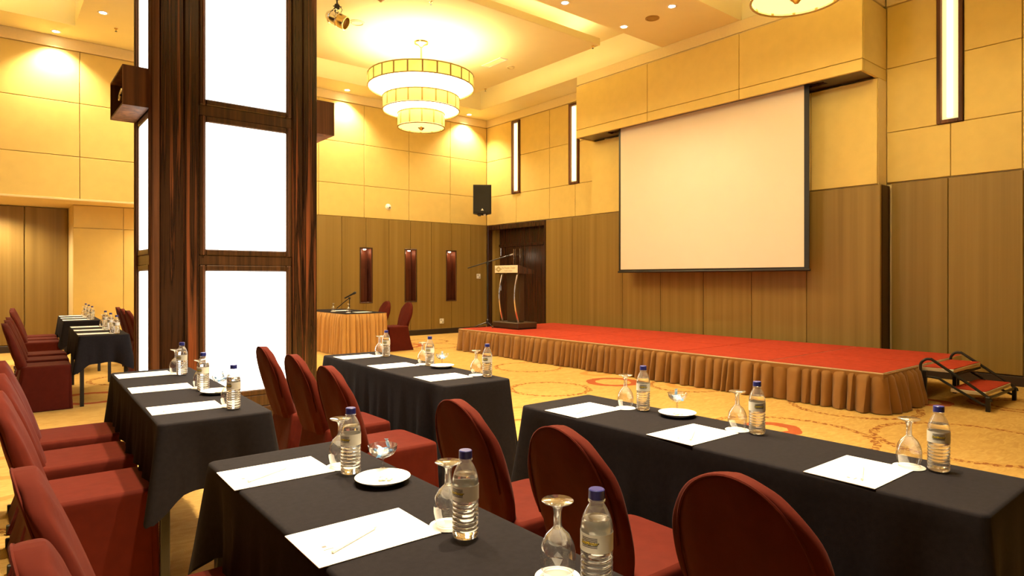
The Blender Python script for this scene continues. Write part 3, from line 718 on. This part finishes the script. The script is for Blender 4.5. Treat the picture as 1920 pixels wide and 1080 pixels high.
# ------------------------------------------------------------------ lectern (faces -X)
t = thing('lectern', 'dark lectern with curved chrome bars and a cream name plate', 'lectern', (7.78, 9.36, SZ))
MB().prism([(-.26,-.37),(.20,-.37),(.20,.37),(-.26,.37)],'z',0,.02).build('foot', M['black'], t)
MB().cbox(-.27,.21,-.38,.38,.02,.125,.012).build('base', plain('dark_lectern_laminate',(.05,.028,.012),.4), t)
lam = M['darkwood']
MB().cbox(-.07,.05,-.19,.19,.126,1.04,.01).build('column', plain('brown_lectern_panel',(.055,.030,.013),.35), t)
MB().prism([(-.22,1.04),(.16,1.04),(.16,1.10),(-.22,1.20),(-.23,1.19)],'y',-.34,.34).build('desk_top', lam, t)
npl = MB().cbox(-.252,-.232,-.335,.335,1.055,1.195,.004).build('name_plate', M['sign'], t)
def on_plate(v, f, y, z, m, name):
    q = MB(); q.add([(-.2535, y - p[0], z + p[1]) for p in v], f); return q.build(name, M[m], npl)
# seen from -X, +Y is on the left
v, f = text_mesh('the Royale Chulan', .055); on_plate(v, f, -.085, 1.148, 'olive', 'plate_text')
v, f = text_mesh('Kuala Lumpur', .042); on_plate(v, f, -.085, 1.095, 'olive', 'plate_text')
dm = MB()
for k in range(2):
    a = .10-.035*k; h = .055-.018*k
    ou = [(a,0),(0,h),(-a,0),(0,-h)]; inn = [(a-.022,0),(0,h-.013),(-a+.022,0),(0,-h+.013)]
    for i in range(4):
        j = (i+1)%4; dm.face([(ou[i][0],ou[i][1],0),(ou[j][0],ou[j][1],0),(inn[j][0],inn[j][1],0),(inn[i][0],inn[i][1],0)])
on_plate(dm.v, dm.f, .215, 1.125, 'olive', 'plate_emblem')
for s in (-1,1):
    pts = [(-.13-.085*math.sin(PI*k/12)-.02*(k/12), s*.23, .125+.92*k/12) for k in range(13)]
    MB().tube(pts, .018, 10).build('curved_bar', M['chrome'], t, 60)
# microphone boom stand
t = thing('microphone_stand', 'black boom microphone stand leaning over beside the lectern', 'mic stand', (7.50, 9.88, SZ))
for k, (x, y) in enumerate(((-.28,.06),(-.09,-.28),(.25,.06))): MB().tube([(0,0,.10),(x*.5,y*.5,.06),(x,y,.012)], .010, 8).build('leg', M['blackmetal'], t)
MB().lathe([(0,.06),(.03,.06),(.03,.14),(.014,.16),(.014,1.25),(0,1.25)], 12).build('pole', M['blackmetal'], t)
MB().lathe([(0,1.22),(.028,1.22),(.028,1.28),(0,1.28)], 12).build('pivot', M['black'], t)
MB().tube([(-.30,.25,1.15),(.33,-.27,1.40)], .010, 8).build('boom', M['blackmetal'], t)
MB().tube([(.33,-.27,1.40),(.38,-.31,1.42)], [.012,.016], 8).build('mic_clip', M['grey'], t)

# ------------------------------------------------------------------ chairs (face +X)
def make_chair():
    t = thing('banquet_chair', 'x', 'chair')
    rows = []; NP = 64
    def loop(z, xf, xr, hy, rad, wave):
        pts = []
        cx = (xf+xr)/2; hx = (xf-xr)/2
        for k in range(NP):
            a = 2*PI*k/NP; ca, sa = math.cos(a), math.sin(a); e = 2/rad
            x = cx + hx*math.copysign(abs(ca)**e, ca); y = hy*math.copysign(abs(sa)**e, sa)
            wv = wave*(math.sin(7*a+1.3)+.7*math.sin(13*a+z*4)+.5*math.sin(23*a))
            l = math.hypot(x-cx, y) or 1; pts.append((x+wv*(x-cx)/l, y+wv*y/l, z))
        return pts
    prof = [(.006,.235,-.295,.225,16,.007),(.10,.230,-.265,.218,16,.005),(.22,.226,-.235,.212,16,.0035),(.34,.223,-.215,.208,16,.002),(.42,.222,-.205,.206,14,.001),(.446,.222,-.20,.206,12,0),(.455,.218,-.198,.202,12,0),(.462,.205,-.19,.19,10,0)]
    rows = [loop(*p) for p in prof]
    mb = MB().grid(rows, True); mb.face(rows[-1])
    mb.build('seat_cover', M['wine'], t, 45)
    # backrest
    H0, H1 = .43, .90; HH = H1-H0; NR = 30; NC = 40; rows = []; rim = []
    for i in range(NR+1):
        u = i/NR; h = HH*math.sin(u*PI/2)
        hs = .22
        wd = .155+.05*math.sin(min(1,h/hs)*PI/2) if h < hs else .205*math.sqrt(max(0,1-((h-hs)/(HH-hs))**2.3))
        wd = max(wd, .012)
        th = .036 - .012*(h/HH)
        xc = -.185 - .145*(h/HH)**1.05
        row = []
        for k in range(NC):
            a = 2*PI*k/NC; ca, sa = math.cos(a), math.sin(a)
            y = wd*math.copysign(abs(sa)**.5, sa); dx2 = th*math.copysign(abs(ca)**.5, ca)
            fold = .0065*math.sin(y*75+h*6)*(1-h/HH)**.5 + .004*math.sin(y*140+2)*(1-h/HH)
            dome = .012*(1-(y/max(wd,.02))**2)*(1 if ca > 0 else -1)*(wd/.205)
            row.append((xc+dx2+fold+dome, y, H0+h))
        rows.append(row); rim.append((xc-th*.87-.002, wd*.865, H0+h))
    mb = MB().grid(rows, True); mb.face(rows[-1]); mb.face(rows[0]); bc = mb.build('back_cover', M['wine'], t, 50)
    MB().tube(rim[6:]+[(x,-y,z) for x,y,z in reversed(rim[6:])], .0035, 5).build('seam', M['wine'], bc)
    for s in (-1,1): MB().cbox(-.30,-.27,s*.19-.012,s*.19+.012,0,.05,.004).build('foot', M['black'], t)
    return t
cpz = make_chair(); chairs = []
# ------------------------------------------------------------------ tables
def make_table():
    t = thing('seminar_table', 'x', 'table')
    MB().cbox(-.225,.225,-.912,.912,.715,.742,.004).build('table_top', M['ply'], t)
    for sx in (-1,1):
        for sy in (-1,1): MB().cbox(sx*.20-.018,sx*.20+.018,sy*.865-.018,sy*.865+.018,0,.714,.003).build('leg', M['blackmetal'], t)
    for sy in (-1,1): MB().cbox(-.171,.171,sy*.865-.012,sy*.865+.012,.66,.70,.003).build('cross_rail', M['blackmetal'], t)
    return t
def cloth_mesh(hx, hy, drop, dropend, ztop, seed):
    rn = random.Random(seed); r = .025; path = []; st = .022
    def seg(p, q, n, side):
        L = math.hypot(q[0]-p[0], q[1]-p[1]); N = int(L/st)
        for i in range(N): path.append((p[0]+(q[0]-p[0])*i/N, p[1]+(q[1]-p[1])*i/N, n[0], n[1], side))
    def arc(cx, cy, a0):
        for i in range(7): a = a0+PI/2*i/7; path.append((cx+r*math.cos(a), cy+r*math.sin(a), math.cos(a), math.sin(a), 2))
    seg((hx,-hy+r),(hx,hy-r),(1,0),0); arc(hx-r,hy-r,0); seg((hx-r,hy),(-hx+r,hy),(0,1),1); arc(-hx+r,hy-r,PI/2)
    seg((-hx,hy-r),(-hx,-hy+r),(-1,0),0); arc(-hx+r,-hy+r,PI); seg((-hx+r,-hy),(hx-r,-hy),(0,-1),1); arc(hx-r,-hy+r,1.5*PI)
    ph = [rn.uniform(0,6.28) for _ in range(4)]
    rows = [[(x-nx*.02, y-ny*.02, ztop) for x,y,nx,ny,s in path],[(x-nx*.008, y-ny*.008, ztop) for x,y,nx,ny,s in path],[(x-nx*.002, y-ny*.002, ztop-.003) for x,y,nx,ny,s in path],[(x,y,ztop-.010) for x,y,nx,ny,s in path]]
    NV = 12; acc = 0; arcs = []
    for i,p in enumerate(path):
        if i: acc += math.hypot(p[0]-path[i-1][0], p[1]-path[i-1][1])
        arcs.append(acc)
    for k in range(1, NV+1):
        v = k/NV; row = []
        for (x,y,nx,ny,side), s in zip(path, arcs):
            dc = math.hypot(abs(x)-hx, abs(y)-hy); wc = math.exp(-(dc/.065)**2)
            dr = (drop if side == 0 else dropend if side == 1 else (drop+dropend)/2) + .11*wc
            wv = .010*math.sin(s*21+ph[0]) + .008*math.sin(s*47+ph[1]) + .004*math.sin(s*83+ph[2])
            off = v*(.012 + .075*wc) + wv*v**1.5*(1+1.2*wc) - .030*v*math.exp(-((dc-.15)/.05)**2)
            z = ztop-.010 - v*dr - .006*v*math.sin(s*33+ph[3])
            cxn = math.copysign(.7071, x) if wc > .01 else nx; cyn = math.copysign(.7071, y) if wc > .01 else ny
            ox = nx*(1-wc)+cxn*wc; oy = ny*(1-wc)+cyn*wc
            row.append((x+ox*off, y+oy*off, z))
        rows.append(row)
    mb = MB().grid(rows, True); mb.face(rows[0]); return mb.mesh('tablecloth', M['navy'], 50)
ZT = .747
tproto = make_table(); tabs = []
# key: (x, y, rot deg, phrase)
TB = {'R1': (2.19,1.40,0,'table by the stage steps'), 'M2': (2.235,3.905,-1.8,'table between steps table and pillar'),
      'F': (.775,1.34,-.6,'fourth table from the folding partition'), 'L1': (.80,3.865,-1.9,'third table from the folding partition'),
      'FL': (.985,8.95,-2,'second table from the folding partition'), 'FF': (1.07,11.92,-2,'first table from the folding partition'),
      'HR': (2.40,11.1,-2,'table behind the pillar')}
def loc(key, lx, ly):
    x, y, r, _ = TB[key]; a = R(r); return x+lx*math.cos(a)-ly*math.sin(a), y+lx*math.sin(a)+ly*math.cos(a)
for i, (k, (x, y, r, ph)) in enumerate(TB.items()):
    inst(tproto, tabs, (x,y,0), R(r), 'narrow black-legged seminar table, ' + ph, 'seminar tables under navy cloths')
    o = put('tablecloth', cloth_mesh(.232, .92, {'R1': .52, 'M2': .38}.get(k, .268), {'R1': .60, 'M2': .56}.get(k, .285), ZT, 10+i)); o.location = (x,y,0); o.rotation_euler = (0,0,R(r))
    tag(o, 'dark navy cloth draped over ' + ph, 'tablecloth', 'navy tablecloths')
PLACE = ['at niche-wall end', 'at middle place', 'at end away from niches']
CHR = {'R1': [(1.67,1.96),(1.67,1.40),(1.65,.81)], 'M2': [(1.735,4.32),(1.725,3.755),(1.678,3.145)], 'F': [(.392,1.90),(.380,1.345),(.37,.78)],
       'L1': [(.372,4.47),(.36,3.88),(.345,3.27)], 'FL': [(.50,9.52),(.475,8.87),(.445,8.24)], 'FF': [(.60,12.45),(.58,11.88),(.565,11.28)], 'HR': [(1.91,11.85),(1.88,11.2),(1.85,10.5)]}
for k, L in CHR.items():
    for j, (x, y) in enumerate(L):
        inst(cpz, chairs, (x,y,0), R(random.uniform(-1.8,1.8)) if k != 'F' else 0, 'maroon covered chair %s of %s' % (PLACE[j], TB[k][3]), 'maroon covered chairs')
for y, lab in ((10.75,'maroon covered chair at the lectern end of the skirted head table'),(11.62,'maroon covered chair behind the skirted head table, nearer the niches')):
    inst(cpz, chairs, (5.93,y,0), PI+R(2), lab, 'maroon covered chairs')

# ------------------------------------------------------------------ table ware
def make_bottle():
    t = thing('water_bottle', 'x', 'bottle')
    pr = [(0,.004),(.018,.002),(.027,.004),(.0305,.010)]
    z = .014
    for k in range(7): pr += [(.0310,z),(.0306,z+.003),(.0280,z+.0055),(.0306,z+.008)]; z += .0105
    pr += [(.0308,.090),(.0303,.092),(.0303,.128),(.0308,.130),(.0300,.138),(.0285,.146),(.0255,.156),(.021,.166),(.0165,.174),(.0140,.178),(.0132,.181)]
    body = pr + [(.0165,.182),(.0165,.1845),(.0128,.1855),(.0128,.19)]
    MB().lathe(body, 28).build('plastic_body', M['pet'], t, 50)
    wpr = [(0,.006)] + [(max(0,r-.0012), z2+.001) for r, z2 in pr[2:] if z2 < .149] + [(.0255,.150),(0,.150)]
    MB().lathe(wpr, 28).build('water', M['water'], t, 50)
    MB().lathe([(0,.205),(.0135,.205),(.0152,.2035),(.0155,.187),(.0148,.1865),(.0130,.1868)], 24).build('cap', M['blue'], t, 40)
    lb = MB().lathe([(.0311,.093),(.0311,.127),(.0309,.127),(.0309,.093)], 28, closed=True).build('label', M['label'], t, 50)
    def wrap(v, f, name, m, r, z0, a0=0):
        q = MB(); q.add([(-r*math.cos((p[0])/r+a0), -r*math.sin((p[0])/r+a0)*-1*-1, z0+p[1]) for p in v], f); return q.build(name, M[m], lb)
    st = MB()
    for k in range(7):
        zz = -.0085+k*.0028; n = 10
        for i in range(n):
            x0 = -.0165+.033*i/n; x1 = x0+.033/n; st.face([(x0,zz,0),(x1,zz,0),(x1,zz+.0013,0),(x0,zz+.0013,0)])
    wrap(st.v, st.f, 'label_stripes', 'blackink', .03125, .112)
    v, f = text_mesh('SeaMaster', .0088, .25, .0006); wrap(v, f, 'label_shadow', 'blackink', .0314, .1115)
    v, f = text_mesh('SeaMaster', .0085, .25, .0001); wrap(v, f, 'label_text', 'yellow', .0316, .112)
    return t
def make_goblet():
    t = thing('goblet', 'x', 'glass')
    # upturned: rim on the coaster, foot in the air; z measured from the table
    out = [(.0300,.003),(.0345,.018),(.0370,.034),(.0365,.052),(.0320,.070),(.0230,.086),(.0120,.096),(.0085,.102),(.0080,.128),(.0095,.138),(.016,.145),(.0310,.1505),(.0325,.1525),(.0310,.154),(0,.1545)]
    MB().lathe(out, 28).build('bowl_and_foot', M['glass'], t, 50)
    MB().lathe([(0,.094),(.010,.097),(.0072,.104),(.0068,.128),(.0085,.139),(0,.146)], 16).build('stem', M['glass'], t, 50)
    MB().lathe([(.0300,.0028),(.0310,.0036),(.0300,.0046),(.0290,.0036)], 28, closed=True).build('rim', M['glass'], t, 50)
    return t
def make_coaster():
    t = thing('coaster', 'x', 'coaster')
    MB().lathe([(0,0),(.046,0),(.0465,.001),(.046,.002),(0,.002)], 32).build('disc', M['paper'], t)
    MB().lathe([(.042,.002),(.043,.0025),(.044,.002)], 32).build('embossed_ring', M['paper'], t)
    return t
def make_plate():
    t = thing('side_plate', 'x', 'plate')
    MB().lathe([(0,.006),(.045,.006),(.052,.009),(.078,.017),(.0815,.018),(.080,.0155),(.055,.004),(.048,.001),(.044,0),(.040,.003),(0,.003)], 40).build('dish', M['china'], t, 60)
    rn = random.Random(4)
    for k in range(9):
        a = rn.uniform(0,6.28); d = rn.uniform(0,.022); s = .007
        q = MB().lathe([(0,0),(s*.8,.001),(s,.003),(s*.7,.006),(0,.007)], 8); q.xf(Matrix.Translation((d*math.cos(a)*1.4, d*math.sin(a), .0062))); q.build('mint', M['mint'], t, 60)
    return t
def make_coupe():
    t = thing('candy_coupe', 'x', 'glass dish')
    MB().lathe([(0,.0005),(.030,.0005),(.031,.002),(.012,.005),(.0045,.010),(.004,.034),(.006,.038),(.020,.043),(.036,.053),(.0435,.066),(.0455,.080),(.0445,.0805),(.0420,.067),(.034,.055),(.018,.046),(0,.043)], 32).build('glass', M['glass'], t, 50)
    rn = random.Random(9)
    for k in range(13):
        a = rn.uniform(0,6.28); d = rn.uniform(0,.026); z = .054+.004*(k//5)+rn.uniform(0,.006)
        q = MB().cbox(-.011,.011,-.006,.006,-.004,.004,.0025)
        q.v = [(x*(1+.35*(abs(x)>.009)*0), y, z2) for x,y,z2 in q.v]
        q.add([(-.011,-.005,0),(-.018,-.008,.003),(-.018,.008,-.002),(-.011,.005,0)], [(0,1,2,3)]); q.add([(.011,-.005,0),(.018,-.008,-.002),(.018,.008,.003),(.011,.005,0)], [(0,1,2,3)])
        if k == 12: z = .080; d = .022; a = -.4
        q.xf(Matrix.Translation((d*math.cos(a), d*math.sin(a), z)) @ Matrix.Rotation(rn.uniform(0,6),4,'Z') @ Matrix.Rotation(rn.uniform(-.6,.6) if k < 12 else 1.2,4,'Y'))
        q.build('wrapped_sweet', M['candy'] if k % 3 else M['candyw'], t)
    return t
def make_sheet():
    t = thing('note_sheet', 'x', 'paper')
    MB().box(-.1485,.1485,-.105,.105,0,.0018).build('sheets', M['paper'], t)
    q = MB(); q.face([(-.105,.045,.0019),(-.095,.045,.0019),(-.095,.055,.0019),(-.105,.055,.0019)]); q.face([(-.108,.030,.0019),(-.085,.030,.0019),(-.085,.034,.0019),(-.108,.034,.0019)])
    q.v = [(x, y-.06, z) for x,y,z in q.v]
    q.build('printed_mark', M['ink'], t); return t
def make_pencil():
    t = thing('pencil', 'x', 'pencil')
    MB().tube([(-.07,0,.0035),(.066,0,.0035)], .0034, 6).build('barrel', M['paper'], t)
    MB().tube([(.066,0,.0035),(.080,0,.0035)], [.0034,.0006], 6).build('point', M['mint'], t)
    MB().tube([(-.078,0,.0035),(-.07,0,.0035)], .0035, 8).build('eraser', M['white'], t); return t
PR = {'bottle': make_bottle(), 'goblet': make_goblet(), 'coaster': make_coaster(), 'plate': make_plate(), 'coupe': make_coupe(), 'sheet': make_sheet(), 'pencil': make_pencil()}
US = {k: [] for k in PR}
EX = {  # measured places: (sheet), (bottle), (goblet)
 'R1': [((2.110,2.049),(2.311,1.869),(2.289,1.955)),((2.106,1.462),(2.302,1.305),(2.303,1.390)),((2.108,.850),(2.296,.692),(2.275,.768))],
 'F': [((.689,1.997),(.862,1.835),(.869,1.925)),((.679,1.377),(.855,1.212),(.866,1.300)),((.672,.765),(.889,.830),(.886,.934))],
 'M2': [((2.192,4.560),(2.373,4.426),(2.365,4.515)),((2.163,3.932),(2.353,3.762),(2.360,3.865)),((2.148,3.280),(2.357,3.110),(2.355,3.222))],
 'L1': [((.750,4.560),(.931,4.395),(.915,4.48)),((.729,3.936),(.892,3.715),(.900,3.81)),((.706,3.266),(.873,3.095),(.878,3.185))]}
for k in ('FL','FF','HR'):
    EX[k] = [(loc(k,-.08,.62-.62*j), loc(k,.12,.44-.62*j), loc(k,.10,.53-.62*j)) for j in range(3)]
PLT = {'R1': (2.335,1.700), 'F': (.900,1.700), 'M2': (2.375,3.640), 'L1': (.925,3.570), 'FL': loc('FL',.13,.02), 'FF': loc('FF',.13,.02), 'HR': loc('HR',.13,.02)}
for k, L in EX.items():
    ph = TB[k][3]; rz = R(TB[k][2])
    for j, (s, b2, g) in enumerate(L):
        at = PLACE[j] + ' of ' + ph
        inst(PR['sheet'], US['sheet'], (*s,ZT+.001), rz+R(random.uniform(-1.5,1.5)), 'white note sheet ' + at, 'note sheets on the tables')
        inst(PR['pencil'], US['pencil'], (s[0]-.03,s[1]-.02,ZT+.003), R(25+random.uniform(-6,6)), 'white pencil on sheet ' + at, 'pencils on the note sheets')
        br = {'R1': [39,45,17], 'F': [26,13,15]}.get(k, [38,32,26])[j]
        inst(PR['bottle'], US['bottle'], (*b2,ZT+.001), R(br), 'blue-capped water bottle ' + at, 'water bottles on the tables')
        inst(PR['goblet'], US['goblet'], (*g,ZT+.0035), R(random.uniform(0,360)), 'upturned clear goblet ' + at, 'upturned goblets on the tables')
        inst(PR['coaster'], US['coaster'], (*g,ZT+.001), 0, 'white coaster under goblet ' + at, 'coasters under goblets')
    p = PLT[k]
    inst(PR['plate'], US['plate'], (*p,ZT+.001), 0, 'white side plate of pale mints on ' + ph, 'side plates on the tables')
    d = Vector(p).normalized()*.118 if k != 'L1' else Vector((.045,.112))
    inst(PR['coupe'], US['coupe'], (p[0]+d.x,p[1]+d.y,ZT+.001), R(random.uniform(0,90)), 'stemmed glass of blue wrapped sweets on ' + ph, 'sweet dishes on the tables')

# ------------------------------------------------------------------ head table with orange skirt
HX0, HX1, HY0, HY1, HZ = 4.80, 5.60, 10.45, 12.30, .735
t = thing('head_table', 'head table wrapped in a pleated orange skirt with dark top', 'table', (HX0, HY0, 0))
w2, d2 = HX1-HX0, HY1-HY0
MB().cbox(0,w2,0,d2,HZ-.03,HZ-.004,.004).build('table_top', M['ply'], t)
for x in (.05,w2-.09):
    for y in (.05,d2-.09): MB().cbox(x,x+.04,y,y+.04,0,HZ-.031,.004).build('leg', M['blackmetal'], t)
pleats([(w2,0),(w2,d2)],.006,HZ-.010,.09,.018,.03,22,.01,.01,8,.08).build('skirt', M['oskirt'], t, 50)
pleats([(0,d2),(0,0),(w2,0)],.006,HZ-.010,.075,.055,.085,21,.015,.006,10,.08).build('skirt', M['oskirt'], t, 50)
bd = MB(); bd.box(-.008,0,-.008,d2,HZ-.075,HZ-.006); bd.box(0,w2+.008,-.008,0,HZ-.075,HZ-.006); bd.v = [(x,y,z) for x,y,z in bd.v]; bd.build('skirt_band', M['oskirt'], t)
tag(MB().cbox(HX0-.004,HX1+.004,HY0-.004,HY1,HZ-.003,HZ+.004,.002).build('table_runner', M['navy']), 'flat dark cloth covering the orange skirted head table', 'tablecloth')
hz = HZ+.005
for x, y, lab in ((5.22,11.55,'white note sheet on the head table, before the microphone'),(5.30,10.80,'white note sheet at the lectern end of the head table')):
    inst(PR['sheet'], US['sheet'], (x,y,hz), 0, lab, 'note sheets on the tables')
for x, y, lab in ((4.98,11.35,'upturned goblet on the skirted head table, nearer the pillar'),(5.02,10.78,'upturned goblet at the near end of the skirted head table')):
    inst(PR['goblet'], US['goblet'], (x,y,hz+.0025), 0, lab, 'upturned goblets on the tables'); inst(PR['coaster'], US['coaster'], (x,y,hz), 0, lab.replace('upturned goblet','white coaster under goblet'), 'coasters under goblets')
# microphone on the head table
t = thing('table_microphone', 'black microphone on a short stand on the head table', 'microphone', (5.19, 11.10, hz))
MB().lathe([(0,0),(.07,0),(.072,.012),(.02,.022),(.009,.03),(.009,.24),(0,.24)], 20).build('stand', M['blackmetal'], t)
MB().cbox(-.016,.016,-.016,.016,.23,.27,.004).build('clip', M['black'], t)
dvec = Vector((.773,-.6345,.0))
def along(s, z): return (dvec.x*s, dvec.y*s, z)
MB().tube([along(-.09,.25), along(.07,.335)], [.013,.018], 10).build('handle', M['blackmetal'], t)
MB().tube([along(.07,.335), along(.085,.343), along(.11,.356), along(.125,.364)], [.019,.025,.024,.008], 12).build('grille_head', M['blackmetal'], t, 50)
MB().tube([along(-.01,.25), along(-.24,.06)], .008, 8).build('counter_arm', M['blackmetal'], t)
